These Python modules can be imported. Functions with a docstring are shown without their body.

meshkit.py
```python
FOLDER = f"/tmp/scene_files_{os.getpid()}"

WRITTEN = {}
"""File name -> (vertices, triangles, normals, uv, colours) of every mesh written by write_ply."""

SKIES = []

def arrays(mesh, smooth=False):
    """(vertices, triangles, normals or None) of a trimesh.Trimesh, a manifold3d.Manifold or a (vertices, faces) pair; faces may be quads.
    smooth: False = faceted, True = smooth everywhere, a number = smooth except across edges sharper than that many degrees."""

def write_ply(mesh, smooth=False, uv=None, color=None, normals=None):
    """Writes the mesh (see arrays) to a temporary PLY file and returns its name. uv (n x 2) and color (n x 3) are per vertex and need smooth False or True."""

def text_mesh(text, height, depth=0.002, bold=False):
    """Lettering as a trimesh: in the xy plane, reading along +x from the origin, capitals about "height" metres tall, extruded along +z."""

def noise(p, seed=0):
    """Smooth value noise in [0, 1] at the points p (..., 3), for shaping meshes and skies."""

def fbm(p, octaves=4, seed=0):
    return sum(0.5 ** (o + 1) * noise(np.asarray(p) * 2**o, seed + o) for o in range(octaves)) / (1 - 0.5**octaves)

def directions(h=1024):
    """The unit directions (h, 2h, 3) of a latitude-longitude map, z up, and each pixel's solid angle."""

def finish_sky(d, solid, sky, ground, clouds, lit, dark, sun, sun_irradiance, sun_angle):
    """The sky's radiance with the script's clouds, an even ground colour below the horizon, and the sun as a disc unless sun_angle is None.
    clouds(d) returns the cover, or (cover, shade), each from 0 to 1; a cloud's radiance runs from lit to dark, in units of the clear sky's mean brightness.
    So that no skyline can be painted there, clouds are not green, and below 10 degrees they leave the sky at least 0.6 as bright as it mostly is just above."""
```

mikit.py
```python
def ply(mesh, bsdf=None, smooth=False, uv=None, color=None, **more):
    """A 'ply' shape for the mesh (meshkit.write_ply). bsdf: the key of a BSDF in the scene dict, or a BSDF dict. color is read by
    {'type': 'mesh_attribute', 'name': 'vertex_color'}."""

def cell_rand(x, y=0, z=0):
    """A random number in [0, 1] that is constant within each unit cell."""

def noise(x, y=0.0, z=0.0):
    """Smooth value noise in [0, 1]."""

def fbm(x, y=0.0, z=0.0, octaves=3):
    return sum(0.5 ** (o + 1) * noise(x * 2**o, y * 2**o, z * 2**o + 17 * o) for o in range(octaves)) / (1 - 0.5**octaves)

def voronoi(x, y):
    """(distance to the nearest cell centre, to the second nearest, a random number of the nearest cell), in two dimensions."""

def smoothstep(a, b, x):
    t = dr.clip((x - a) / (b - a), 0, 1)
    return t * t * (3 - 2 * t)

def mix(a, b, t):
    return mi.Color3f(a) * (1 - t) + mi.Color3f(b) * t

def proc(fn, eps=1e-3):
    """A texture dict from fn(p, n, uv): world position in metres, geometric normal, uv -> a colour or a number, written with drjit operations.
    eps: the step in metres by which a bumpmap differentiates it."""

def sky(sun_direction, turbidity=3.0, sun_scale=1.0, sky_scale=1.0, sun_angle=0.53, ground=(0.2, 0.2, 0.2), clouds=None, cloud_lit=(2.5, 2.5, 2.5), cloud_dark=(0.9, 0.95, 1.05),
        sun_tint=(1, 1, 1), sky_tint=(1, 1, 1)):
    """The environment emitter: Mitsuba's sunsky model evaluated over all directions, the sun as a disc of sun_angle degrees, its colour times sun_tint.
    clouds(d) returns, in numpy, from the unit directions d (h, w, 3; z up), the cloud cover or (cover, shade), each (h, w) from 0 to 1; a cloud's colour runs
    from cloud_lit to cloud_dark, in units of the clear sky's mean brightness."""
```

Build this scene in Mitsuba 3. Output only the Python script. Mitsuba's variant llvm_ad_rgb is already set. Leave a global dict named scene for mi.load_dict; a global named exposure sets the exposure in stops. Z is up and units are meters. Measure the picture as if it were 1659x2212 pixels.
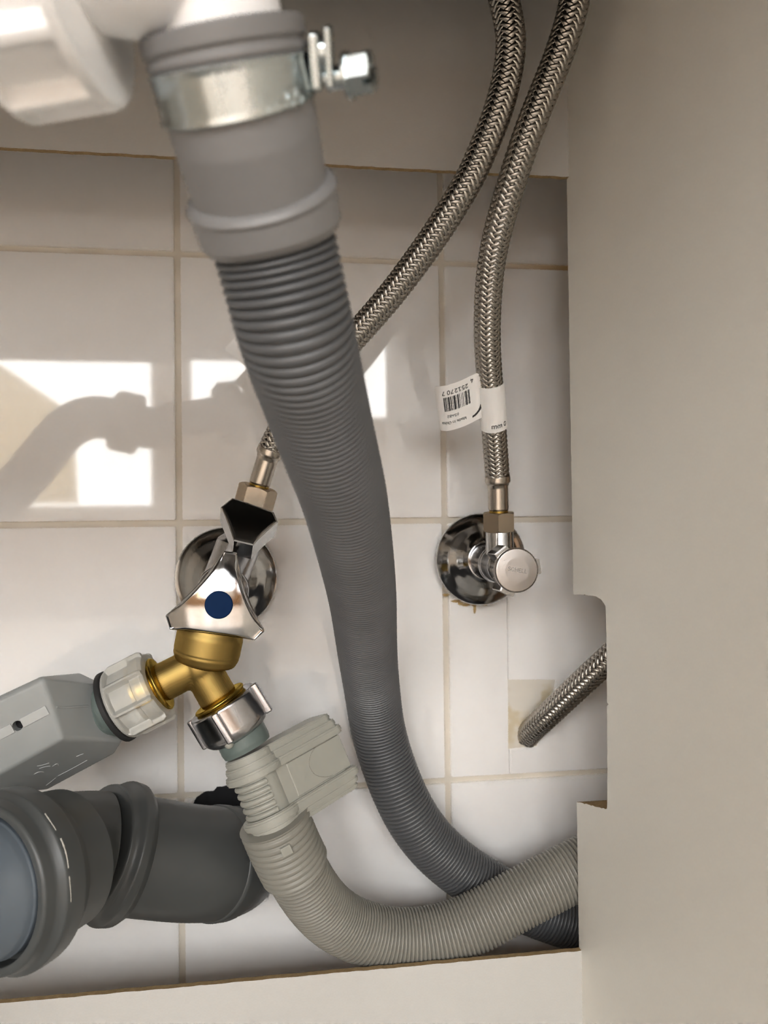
import math, random
import numpy as np, trimesh, manifold3d as m3
import mitsuba as mi, drjit as dr
import mikit, meshkit
from mikit import noise, fbm, smoothstep, mix
from scipy.interpolate import CubicSpline
from shapely.geometry import Polygon, Point, box as sbox
from shapely import affinity
random.seed(4); rng = np.random.default_rng(4)
T = mi.ScalarTransform4f
# ------------------------------------------------------------------ camera, light, exposure
W, H, F = 1659, 2212, 1661.0
CD, YAW, PITCH, ROLL, CZ = 0.43578, 0.13592, 0.01713, -0.01176, 0.42
exposure = -0.14
WINDOW_LIGHT = 14.0
APERTURE, FOCUS = 0.0010, 0.335
cy_, sy_, cp_, sp_ = math.cos(YAW), math.sin(YAW), math.cos(PITCH), math.sin(PITCH)
FW = np.array([sy_ * cp_, cy_ * cp_, sp_]); R0 = np.array([cy_, -sy_, 0]); U0 = np.cross(R0, FW)
RT = math.cos(ROLL) * R0 + math.sin(ROLL) * U0; UP = -math.sin(ROLL) * R0 + math.cos(ROLL) * U0
CAM = np.array([0, -CD, CZ])
scene, labels = {}, {}
scene['camera'] = {'type': 'thinlens', 'fov': math.degrees(2 * math.atan(H / 2 / F)), 'fov_axis': 'y', 'aperture_radius': APERTURE, 'focus_distance': FOCUS,
                   'near_clip': 0.01, 'far_clip': 50.0, 'to_world': T().look_at(origin=CAM.tolist(), target=(CAM + FW).tolist(), up=UP.tolist())}


def P(x, y, d):                       # the point seen at pixel (x, y), d metres in front of the tiled wall (the plane y = 0)
    r = FW + (x - W / 2) / F * RT - (y - H / 2) / F * UP
    return CAM + r * ((CD - d) / r[1])


def mpp(x, y, d):                     # metres per pixel there
    return float((P(x, y, d) - CAM) @ FW) / F


def mpp3(p):
    return float((p - CAM) @ FW) / F


def dZ(size, px):                     # distance from the wall at which a thing of this size spans px pixels
    return CD - size * F / px


# ------------------------------------------------------------------ materials
def rgb(*c): return {'type': 'rgb', 'value': list(c)}
def mat(name, d, two=True):
    scene[name] = {'type': 'twosided', 'bsdf': d} if two else d
def plastic(name, col, rough=0.35, spec=0.5, **k):
    mat(name, {'type': 'principled', 'base_color': col if isinstance(col, dict) else rgb(*col), 'roughness': rough, 'specular': spec, **k})
def metal(name, col, alpha):
    mat(name, {'type': 'roughconductor', 'material': 'none', 'specular_reflectance': col if isinstance(col, dict) else rgb(*col), 'alpha': alpha})


def tile_col(p, n, uv):
    v = fbm(p.x * 14, p.z * 14, 3.0, 3)
    return mix((0.875, 0.855, 0.83), (0.83, 0.81, 0.785), v)
plastic('m_tile', mikit.proc(tile_col), 0.035, 0.6)
plastic('m_tile_b', mikit.proc(lambda p, n, uv: mix((0.885, 0.865, 0.84), (0.84, 0.82, 0.795), fbm(p.x * 14, p.z * 14, 9.0, 3))), 0.04, 0.6)
STAIN = P(1225, 575, 0)


def grout_col(p, n, uv):
    v = fbm(p.x * 60, p.z * 60, 0.0, 3)
    c = mix((0.70, 0.645, 0.565), (0.58, 0.525, 0.445), v)
    rust = smoothstep(0.045, 0.004, dr.abs(p.x - STAIN[0])) * smoothstep(0.012, 0.004, dr.abs(p.z - STAIN[2])) * (0.5 + 0.7 * v)
    return mix(c, (0.42, 0.27, 0.11), dr.clip(rust, 0, 0.8))
plastic('m_grout', mikit.proc(grout_col), 0.8, 0.2)


def laminate(a, b, s):
    def fn(p, n, uv):
        v = noise(p.x * 1600, p.y * 1600, p.z * 1600)
        return mix(a, b, 0.5 * v + 0.5 * fbm(p.x * s, p.y * s, p.z * s, 2))
    return fn
plastic('m_laminate', mikit.proc(laminate((0.77, 0.745, 0.68), (0.73, 0.705, 0.64), 9.0)), 0.42, 0.35)
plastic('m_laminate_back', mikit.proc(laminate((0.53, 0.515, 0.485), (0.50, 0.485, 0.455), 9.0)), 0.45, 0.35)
plastic('m_floor_mat', (0.30, 0.29, 0.27), 0.5, 0.3)
plastic('m_chipboard', mikit.proc(lambda p, n, uv: mix((0.34, 0.24, 0.13), (0.17, 0.115, 0.06), fbm(p.x * 700, p.y * 700, p.z * 700, 3))), 0.9, 0.1)
plastic('m_drain_hose', mikit.proc(lambda p, n, uv: mix((0.080, 0.082, 0.086), (0.068, 0.070, 0.073), noise(p.x * 90, p.y * 90, p.z * 90))), 0.36, 0.45)
plastic('m_cuff', (0.165, 0.162, 0.162), 0.42, 0.4)
plastic('m_inlet_hose', mikit.proc(lambda p, n, uv: mix((0.23, 0.22, 0.19), (0.20, 0.192, 0.166), noise(p.x * 120, p.y * 120, p.z * 120))), 0.4, 0.4)
plastic('m_stop_grey', mikit.proc(lambda p, n, uv: mix((0.315, 0.312, 0.272), (0.295, 0.292, 0.255), noise(p.x * 120, p.y * 120, p.z * 120))), 0.4, 0.4)
plastic('m_stop_mid', (0.215, 0.208, 0.18), 0.4, 0.4)
plastic('m_sleeve', (0.105, 0.132, 0.122), 0.35, 0.4)
plastic('m_valve_box', mikit.proc(lambda p, n, uv: mix((0.275, 0.287, 0.282), (0.255, 0.267, 0.262), noise(p.x * 150, p.y * 150, p.z * 150))), 0.4, 0.4)
plastic('m_valve_box_strip', (0.38, 0.39, 0.38), 0.4, 0.4)
plastic('m_waste', mikit.proc(lambda p, n, uv: mix((0.060, 0.064, 0.064), (0.050, 0.054, 0.053), fbm(p.x * 60, p.y * 60, p.z * 60, 3))), 0.38, 0.4)
plastic('m_waste_scuff', (0.42, 0.40, 0.36), 0.7, 0.2)
plastic('m_waste_insert', (0.10, 0.12, 0.14), 0.3, 0.45)
plastic('m_white', (0.87, 0.87, 0.87), 0.28, 0.5)
plastic('m_rubber', (0.02, 0.02, 0.02), 0.6, 0.3)
plastic('m_black', (0.012, 0.012, 0.013), 0.7, 0.2)
plastic('m_blue', (0.002, 0.016, 0.058), 0.6, 0.08)
plastic('m_paper', (0.90, 0.885, 0.86), 0.5, 0.4)
plastic('m_ink', (0.03, 0.03, 0.032), 0.6, 0.2)
plastic('m_filler', mikit.proc(lambda p, n, uv: mix((0.68, 0.635, 0.56), (0.58, 0.50, 0.36), smoothstep(0.45, 0.75, fbm(p.x * 110, p.z * 110, 2.0, 3)))), 0.7, 0.2)
plastic('m_rust', mikit.proc(lambda p, n, uv: mix((0.50, 0.36, 0.17), (0.30, 0.19, 0.08), noise(p.x * 700, p.z * 700))), 0.9, 0.1)
scene['m_translucent'] = {'type': 'principled', 'base_color': rgb(0.86, 0.85, 0.78), 'roughness': 0.32, 'specular': 0.5, 'spec_trans': 0.6}
metal('m_chrome', (0.55, 0.545, 0.54), 0.02)
metal('m_chrome_satin', (0.43, 0.395, 0.37), 0.16)
metal('m_chrome_soft', (0.50, 0.495, 0.50), 0.07)
metal('m_nickel', (0.50, 0.455, 0.40), 0.10)
metal('m_nut', (0.46, 0.38, 0.29), 0.22)
metal('m_steel_wire', (0.43, 0.40, 0.36), 0.13)
metal('m_zinc', (0.56, 0.61, 0.62), 0.045)
metal('m_nut_chrome', (0.56, 0.555, 0.57), 0.055)
mat('m_brass', {'type': 'blendbsdf', 'weight': 0.3, 'a': {'type': 'roughconductor', 'material': 'none', 'specular_reflectance': rgb(0.38, 0.262, 0.085), 'alpha': 0.25},
                'b': {'type': 'diffuse', 'reflectance': mikit.proc(lambda p, n, uv: mix((0.17, 0.112, 0.034), (0.135, 0.088, 0.025), noise(p.x * 900, p.y * 900, p.z * 900)))}})
metal('m_brass_shiny', (0.45, 0.305, 0.07), 0.10)
plastic('m_room_wall', (0.82, 0.81, 0.79), 0.8, 0.2)
plastic('m_wood_front', mikit.proc(lambda p, n, uv: mix((0.40, 0.25, 0.14), (0.28, 0.165, 0.085), fbm(p.x * 30, p.y * 30, p.z * 2, 3))), 0.45, 0.4)
plastic('m_room_floor', mikit.proc(lambda p, n, uv: mix((0.80, 0.72, 0.64), (0.72, 0.64, 0.56), fbm(p.x * 3, p.y * 40, 0.0, 3))), 0.35, 0.4)
plastic('m_frame', (0.78, 0.77, 0.75), 0.4, 0.4)
scene['m_blind'] = {'type': 'principledthin', 'base_color': rgb(0.86, 0.78, 0.62), 'roughness': 0.8, 'diff_trans': 1.1}
plastic('m_steel_dark', (0.06, 0.058, 0.055), 0.4, 0.4)


# ------------------------------------------------------------------ helpers
def numbered(key):
    if key not in scene and key not in labels and not any(k.startswith(key + '__') for k in scene): return key
    i = 1
    while f'{key}_{i:03d}' in scene or f'{key}_{i:03d}' in labels or any(k.startswith(f'{key}_{i:03d}__') for k in scene): i += 1
    return f'{key}_{i:03d}'


def thing(name, label, cat, group=None, kind=None):
    key = numbered(name); labels[key] = {'label': label, 'category': cat}
    if group: labels[key]['group'] = group
    if kind: labels[key] = {'label': label, 'kind': kind}
    return key


def part(parent, name, mesh, m, smooth=35, label=None, kind=None):
    key = numbered(parent + '__' + name)
    scene[key] = mikit.ply(mesh, m, smooth=smooth)
    if label or kind:
        labels[key] = {}
        if label: labels[key]['label'] = label
        if kind: labels[key]['kind'] = kind
    return key


def unit(v): v = np.asarray(v, float); return v / np.linalg.norm(v)


def frame(axis, ref=(0, 0, 1)):
    z = unit(axis); r = np.asarray(ref, float)
    if abs(unit(r) @ z) > 0.98: r = np.array([1.0, 0.2, 0.1])
    x = unit(r - (r @ z) * z); return np.stack([x, np.cross(z, x), z], 1)       # local x along ref


def put(mesh, o, R):
    m = mesh.copy() if isinstance(mesh, trimesh.Trimesh) else tm(mesh)
    M = np.eye(4); M[:3, :3] = R; M[:3, 3] = o; m.apply_transform(M); return m


def tm(man):
    q = man.to_mesh(); return trimesh.Trimesh(q.vert_properties[:, :3], q.tri_verts, process=False)


def mani(mesh):
    m = trimesh.Trimesh(np.asarray(mesh.vertices), np.asarray(mesh.faces)); m.merge_vertices()
    return m3.Manifold(m3.Mesh(np.asarray(m.vertices, np.float32), np.asarray(m.faces, np.uint32)))


def cat(*ms): return trimesh.util.concatenate(list(ms))


def lathe(prof, n=72, mod=None, closed=False):
    """profile of (radius, height) around local z; mod(theta, r, h) -> radius. Caps itself where the radius is not 0."""
    pr = list(prof)
    if not closed:
        if pr[0][0] > 1e-9: pr = [(0, pr[0][1])] + pr
        if pr[-1][0] > 1e-9: pr = pr + [(0, pr[-1][1])]
    th = np.arange(n) * 2 * math.pi / n; V, idx = [], []
    for r, h in pr:
        if r <= 1e-9 and not closed: idx.append([len(V)]); V.append((0, 0, h))
        else:
            a = len(V); idx.append(list(range(a, a + n)))
            for t in th:
                q = mod(t, r, h) if mod else r
                V.append((q * math.cos(t), q * math.sin(t), h))
    Fc = []; pairs = list(zip(idx, idx[1:])) + ([(idx[-1], idx[0])] if closed else [])
    for A, B in pairs:
        for k in range(n):
            k2 = (k + 1) % n
            if len(A) == 1 and len(B) == 1: continue
            if len(A) == 1: Fc.append((A[0], B[k2], B[k]))
            elif len(B) == 1: Fc.append((A[k], A[k2], B[0]))
            else: Fc += [(A[k], A[k2], B[k2]), (A[k], B[k2], B[k])]
    m = trimesh.Trimesh(np.array(V, float), np.array(Fc), process=False)
    if m.volume < 0: m.invert()
    return m


def rnd(prof, r, seg=4):
    """rounds the inner corners of an open profile by r"""
    out = [prof[0]]
    for a, b, c in zip(prof, prof[1:], prof[2:]):
        a, b, c = map(np.asarray, (a, b, c)); u, v = a - b, c - b; lu, lv = np.linalg.norm(u), np.linalg.norm(v)
        q = min(r, 0.45 * lu, 0.45 * lv); s, e = b + u / lu * q, b + v / lv * q
        for t in np.linspace(0, 1, seg + 1): out.append(tuple((1 - t) ** 2 * s + 2 * t * (1 - t) * b + t * t * e))
    out.append(prof[-1]); return [tuple(map(float, p)) for p in out]


class Path:
    def __init__(s, pts, step=0.0005):
        pts = np.asarray(pts, float); t = np.r_[0, np.cumsum(np.linalg.norm(np.diff(pts, axis=0), axis=1))]
        cs = CubicSpline(t, pts); tt = np.linspace(0, t[-1], int(t[-1] / step) + 2); q = cs(tt)
        s.s = np.r_[0, np.cumsum(np.linalg.norm(np.diff(q, axis=0), axis=1))]; s.L = s.s[-1]; s.q = q
        tg = np.gradient(q, axis=0); tg /= np.linalg.norm(tg, axis=1, keepdims=True)
        n = np.array([0.0, -1.0, 0.0]); N = []
        for g in tg:
            n = n - (n @ g) * g; n /= np.linalg.norm(n); N.append(n.copy())
        s.t, s.n = tg, np.array(N); s.b = np.cross(s.t, s.n)

    def at(s, x):
        f = lambda A: np.stack([np.interp(x, s.s, A[:, k]) for k in range(3)], -1)
        return f(s.q), f(s.t), f(s.n), f(s.b)

    def tube(s, sv, rv, n=64, caps=True):
        c, t, N, B = s.at(sv); th = np.arange(n) * 2 * math.pi / n
        V = c[:, None] + rv[:, None, None] * (np.cos(th)[None, :, None] * N[:, None] + np.sin(th)[None, :, None] * B[:, None])
        m = len(sv); V = V.reshape(-1, 3); i = np.arange(m - 1)[:, None] * n; k = np.arange(n)[None]; k2 = (k + 1) % n
        a, b, c2, d = i + k, i + k2, i + n + k2, i + n + k
        Fc = np.concatenate([np.stack([a, b, c2], -1).reshape(-1, 3), np.stack([a, c2, d], -1).reshape(-1, 3)])
        if caps:
            V = np.vstack([V, c[:1], c[-1:]]); k = np.arange(n); k2 = (k + 1) % n
            Fc = np.vstack([Fc, np.stack([np.full(n, m * n), k2, k], -1), np.stack([np.full(n, m * n + 1), (m - 1) * n + k, (m - 1) * n + k2], -1)])
        return trimesh.Trimesh(V, Fc, process=False)


def corrugated(path, s0, s1, R, pitch, depth, n=72, per=8, wide=0.17):
    sv = np.arange(s0, s1, pitch / per); ph = ((sv - s0) / pitch) % 1.0
    rv = R - depth * (np.exp(-((ph - 0.5) / wide) ** 2) if wide else 1 - np.sqrt(np.maximum(0, 1 - (2 * ph - 1) ** 2)))
    return path.tube(sv, rv, n)


def braid(path, s0, s1, R, N=12, lead=None, amp=None, thick=None):
    lead = lead or 2 * R * 2.55; amp = amp or R * 0.045; ds = lead / (2 * N)
    sv = np.arange(s0, s1, ds / 3); c, t, n, b = path.at(sv)
    V, Fc = [], []; base = 0; wd = 2 * math.pi * R / N * 0.98
    for fam in (1, -1):
        for i in range(N):
            k = 2 * N * sv / lead; ph = (2 * i + fam * k - 0.5) / 4
            w = np.clip(1.6 * np.cos(2 * math.pi * ph), -1, 1) * fam
            th0 = 2 * math.pi * i / N + fam * 2 * math.pi * sv / lead
            for u, dr_ in ((-0.5, -0.10), (-0.27, 0.0), (0.0, 0.018), (0.27, 0.0), (0.5, -0.10)):
                th = th0 + u * wd / R; r = R + amp * w + dr_ * wd
                V.append(c + r[:, None] * (np.cos(th)[:, None] * n + np.sin(th)[:, None] * b))
            m = len(sv); j = np.arange(m - 1)
            for q in range(4):
                a, e = base + q * m + j, base + (q + 1) * m + j
                Fc += [np.stack([a, a + 1, e + 1], -1), np.stack([a, e + 1, e], -1)]
            base += 5 * m
    return trimesh.Trimesh(np.concatenate(V), np.concatenate(Fc), process=False)


def rbox(sx, sy, sz, r, seg=3):
    s = m3.Manifold.sphere(r, 4 * seg)
    return tm(m3.Manifold.batch_hull([s.translate([i * (sx / 2 - r), j * (sy / 2 - r), k * (sz / 2 - r)]) for i in (-1, 1) for j in (-1, 1) for k in (-1, 1)]))


def bevel_extrude(poly, h, bev, z0=0.0, steps=3):
    """polygon extruded along local z from z0 to z0+h, both rims rounded by bev"""
    slabs = []
    for k in range(steps + 1):
        a = math.pi / 2 * k / steps; slabs.append((bev * (1 - math.cos(a)), bev * (1 - math.sin(a))))
    ms = []
    for inset, lift in slabs[:]:
        p = poly.buffer(-inset, join_style=1) if inset > 1e-9 else poly
        if p.is_empty: continue
        cs = m3.CrossSection([np.asarray(g.exterior.coords)[:-1] for g in getattr(p, 'geoms', [p])] + [np.asarray(i.coords)[:-1] for g in getattr(p, 'geoms', [p]) for i in g.interiors], m3.FillRule.EvenOdd)
        ms.append(m3.Manifold.extrude(cs, h - 2 * lift).translate([0, 0, z0 + lift]))
    return tm(m3.Manifold.batch_boolean(ms, m3.OpType.Add))


def slab(x0, x1, y0, y1, z0, z1, bev=0.0004):
    return put(rbox(abs(x1 - x0), abs(y1 - y0), abs(z1 - z0), bev, 2), ((x0 + x1) / 2, (y0 + y1) / 2, (z0 + z1) / 2), np.eye(3))


def hexagon(flat): return Polygon([(flat / math.sqrt(3) * math.cos(a), flat / math.sqrt(3) * math.sin(a)) for a in np.arange(6) * math.pi / 3 + math.pi / 6])


def hexnut(flat, h, bore=None):
    prism = m3.Manifold.extrude(m3.CrossSection([np.asarray(hexagon(flat).exterior.coords)[:-1]]), h)
    R = flat / math.sqrt(3); c = R - flat / 2
    dome = mani(lathe([(flat / 2 * 0.985, 0), (R * 1.01, c * 0.75), (R * 1.01, h - c * 0.75), (flat / 2 * 0.985, h)], 72))
    return tm(prism ^ dome)


def letter(text, h, depth, bold=True): return meshkit.text_mesh(text, h, depth, bold)


def bend(mesh, fn, cell=None):
    m = mesh
    if cell: v, f = trimesh.remesh.subdivide_to_size(m.vertices, m.faces, cell); m = trimesh.Trimesh(v, f, process=False)
    return trimesh.Trimesh(fn(np.asarray(m.vertices)), m.faces, process=False)


# ------------------------------------------------------------------ the setting: kitchen behind the camera (lit by its window)
def struct(name, mesh, m, smooth=False, **k):
    scene[name] = {**mikit.ply(mesh, m, smooth=smooth), **k}; labels[name] = {'kind': 'structure'}
def quad(a, b, c, d): return trimesh.Trimesh(np.array([a, b, c, d], float), [[0, 1, 2], [0, 2, 3]], process=False)
RX0, RX1, RY, RZ = -2.2, 1.9, -3.4, 2.5
struct('floor', slab(RX0, RX1, RY, 0.0, -0.05, 0.0), 'm_room_floor')
struct('ceiling', slab(RX0, RX1, RY, 0.0, RZ, RZ + 0.05), 'm_room_wall')
struct('wall_left', slab(RX0 - 0.05, RX0, RY, 0.0, 0, RZ), 'm_room_wall')
struct('wall_right', slab(RX1, RX1 + 0.05, RY, 0.0, 0, RZ), 'm_wood_front')
WX0, WX1, WZ0, WZ1 = -1.45, 0.62, 0.47, 2.05
struct('wall_front', cat(slab(RX0, WX0, RY - .1, RY, 0, 0.8), slab(WX1, RX1, RY - .1, RY, 0, 0.8), slab(RX0, WX0, RY - .1, RY, 2.15, RZ), slab(WX1, RX1, RY - .1, RY, 2.15, RZ), slab(-1.6, WX0, RY - .1, RY, 0.8, 2.15), slab(WX1, 0.85, RY - .1, RY, 0.8, 2.15), slab(RX0, -2.15, RY - .1, RY, 0.8, 2.15), slab(1.8, RX1, RY - .1, RY, 0.8, 2.15), slab(WX0, WX1, RY - .1, RY, 0, WZ0), slab(WX0, WX1, RY - .1, RY, WZ1, RZ)), 'm_wood_front')
struct('window_1', quad((WX0, RY - .06, WZ0), (WX0, RY - .06, WZ1), (WX1, RY - .06, WZ1), (WX1, RY - .06, WZ0)), 'm_frame',
       emitter={'type': 'area', 'radiance': rgb(WINDOW_LIGHT * 0.98, WINDOW_LIGHT * 1.0, WINDOW_LIGHT * 1.015)})
struct('window_2', quad((RX0 + .004, -2.3, 0.9), (RX0 + .004, -2.3, 2.1), (RX0 + .004, -1.1, 2.1), (RX0 + .004, -1.1, 0.9)), 'm_frame',
       emitter={'type': 'area', 'radiance': rgb(WINDOW_LIGHT * 0.84, WINDOW_LIGHT * 0.85, WINDOW_LIGHT * 0.84)})
fr = [slab(WX0, WX0 + .07, RY - .05, RY + .01, WZ0, WZ1), slab(WX1 - .07, WX1, RY - .05, RY + .01, WZ0, WZ1), slab(WX0, WX1, RY - .05, RY + .01, WZ0, WZ0 + .07), slab(-0.42, WX1, RY - .05, RY + .012, WZ0, 0.95),
      slab(WX0, WX1, RY - .05, RY + .01, WZ1 - .04, WZ1), slab(-0.62, -0.42, RY - .05, RY + .01, WZ0, WZ1)]
struct('trim_1', cat(*fr), 'm_frame')
bl_ = Polygon([(-1.45, 1.30), (-1.25, 1.17), (-0.97, 0.97), (-0.95, 0.55), (-1.45, 0.55)])
scene['window_1__blind'] = mikit.ply(put(trimesh.creation.extrude_polygon(bl_, 0.002, engine='earcut'), (0, RY + .05, 0), np.array([[1, 0, 0], [0, 0, -1], [0, 1, 0]], float)), 'm_blind')

for n_, x0, x1, w_ in (('window_3', 0.85, 1.8, 0.45), ('window_4', -2.15, -1.6, 1.0)):
    struct(n_, quad((x0, RY - .06, 0.8), (x0, RY - .06, 2.15), (x1, RY - .06, 2.15), (x1, RY - .06, 0.8)), 'm_frame', emitter={'type': 'area', 'radiance': rgb(WINDOW_LIGHT * 0.98 * w_, WINDOW_LIGHT * w_, WINDOW_LIGHT * 1.015 * w_)})

# ------------------------------------------------------------------ tiled wall
PIT, GX, GZ = 0.15, -0.05479, 0.15238 + CZ             # joint grid: x = GX + i*PIT, z = GZ - j*PIT
JW = 0.0036
wall = 'wall_back'
struct(wall, slab(RX0, RX1, 0.0035, 0.10, 0, RZ), 'm_grout')
hole_c, hole_r = P(505, 1830, 0), 0.0335                 # where the waste pipe enters
patch = [P(1099, 1469, 0), P(1200, 1469, 0), P(1188, 1545, 0), P(1172, 1575, 0), P(1160, 1612, 0), P(1099, 1618, 0)]
patch_xz = Polygon([(p[0], p[2]) for p in patch])
cut_x = P(1099, 1500, 0)[0]


def make_tile(poly, tilt):
    m = bevel_extrude(poly, 0.006, 0.0015, -0.006, 4)
    R = np.array([[1, 0, 0], [0, 0, -1], [0, 1, 0]], float)       # local z -> -y
    m = put(m, (0, 0, 0), R)
    c = m.vertices.mean(0); m.vertices[:, 1] += (m.vertices[:, 0] - c[0]) * tilt[0] + (m.vertices[:, 2] - c[2]) * tilt[1]
    return m
for i in range(-2, 3):
    for j in range(-1, 5):
        x0, x1 = GX + (i - 1) * PIT + JW / 2, GX + i * PIT - JW / 2
        z1, z0 = GZ - (j - 1) * PIT - JW / 2, GZ - j * PIT + JW / 2
        if z0 < 0.005: z0 = 0.005
        base = sbox(x0, z0, x1, z1).buffer(-0.001).buffer(0.001)
        h = affinity.scale(Point(hole_c[0], hole_c[2]).buffer(hole_r), 1.0, 1.0)
        hv = np.array(h.exterior.coords); hv += rng.normal(0, 0.0011, hv.shape); h = Polygon(hv).buffer(0)
        pieces = [base.difference(h)]
        if i == 2 and j == 2:
            q = base.difference(patch_xz)
            pieces = [q.intersection(sbox(-9, -9, cut_x - 0.00008, 9)), q.intersection(sbox(cut_x + 0.00008, -9, 9, 9))]
        for pc in pieces:
            for g in getattr(pc, 'geoms', [pc]):
                if g.area < 1e-5: continue
                g = g.simplify(0.0001)
                tilt = rng.normal(0, 0.0012, 2)
                part(wall, 'tile', make_tile(g, tilt), 'm_tile' if rng.random() < .6 else 'm_tile_b', smooth=30)
# beige filler in the notch cut into the tile, and the dark cavity around the waste pipe
fp = bevel_extrude(patch_xz.buffer(0.0006), 0.004, 0.0004, -0.004, 2)
part(wall, 'filler', put(fp, (0, 0.001, 0), np.array([[1, 0, 0], [0, 0, -1], [0, 1, 0]], float)), 'm_filler', label='beige filler around the hose in the cut tile')
part(wall, 'pipe_hole', put(lathe([(hole_r * 1.02, 0), (hole_r * 1.02, 0.0008)], 48), (hole_c[0], 0.0033, hole_c[2]), frame((0, -1, 0))), 'm_black', label='dark hole around the waste pipe')

# ------------------------------------------------------------------ sink cabinet
cab = thing('sink_cabinet', 'cream laminate sink cabinet with cut-open back panel and notched side panel', 'cabinet')
DP, TB = 0.070, 0.003                                    # back panel: distance from the wall, thickness
XS = float(np.mean([P(1229, 300, DP)[0], P(1252, 1900, DP)[0]]))       # inner face of the right side panel
zu = float(np.mean([P(0, 322, DP)[2], P(1225, 379, DP)[2]])); zl = float(np.mean([P(0, 2167, DP)[2], P(1253, 2055, DP)[2]]))
XL = -0.37; YF = -0.60; ZT = CZ + 0.36


def rough_strip(x0, x1, z0, z1, edge):                    # a thin board whose one long edge is saw-rough
    xs = np.linspace(x0, x1, 260); jit = (meshkit.fbm(np.stack([xs * 260, xs * 0, xs * 0], 1), 3, 5) - 0.5) * 0.0006
    pts = [(x, edge + q) for x, q in zip(xs, jit)]
    other = z1 if abs(edge - z0) < abs(edge - z1) else z0
    poly = Polygon(pts + [(x1, other), (x0, other)]).buffer(0)
    m = trimesh.creation.extrude_polygon(poly, TB, engine='earcut')
    return put(m, (0, -DP + TB, 0), np.array([[1, 0, 0], [0, 0, -1], [0, 1, 0]], float))
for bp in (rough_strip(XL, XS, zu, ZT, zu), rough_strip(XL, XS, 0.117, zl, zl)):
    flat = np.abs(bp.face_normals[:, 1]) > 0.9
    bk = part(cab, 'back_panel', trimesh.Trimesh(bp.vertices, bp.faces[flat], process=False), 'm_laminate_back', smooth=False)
    part(bk, 'sawn_edge', trimesh.Trimesh(bp.vertices, bp.faces[~flat], process=False), 'm_chipboard', smooth=False, label='raw brown sawn edge')
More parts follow.
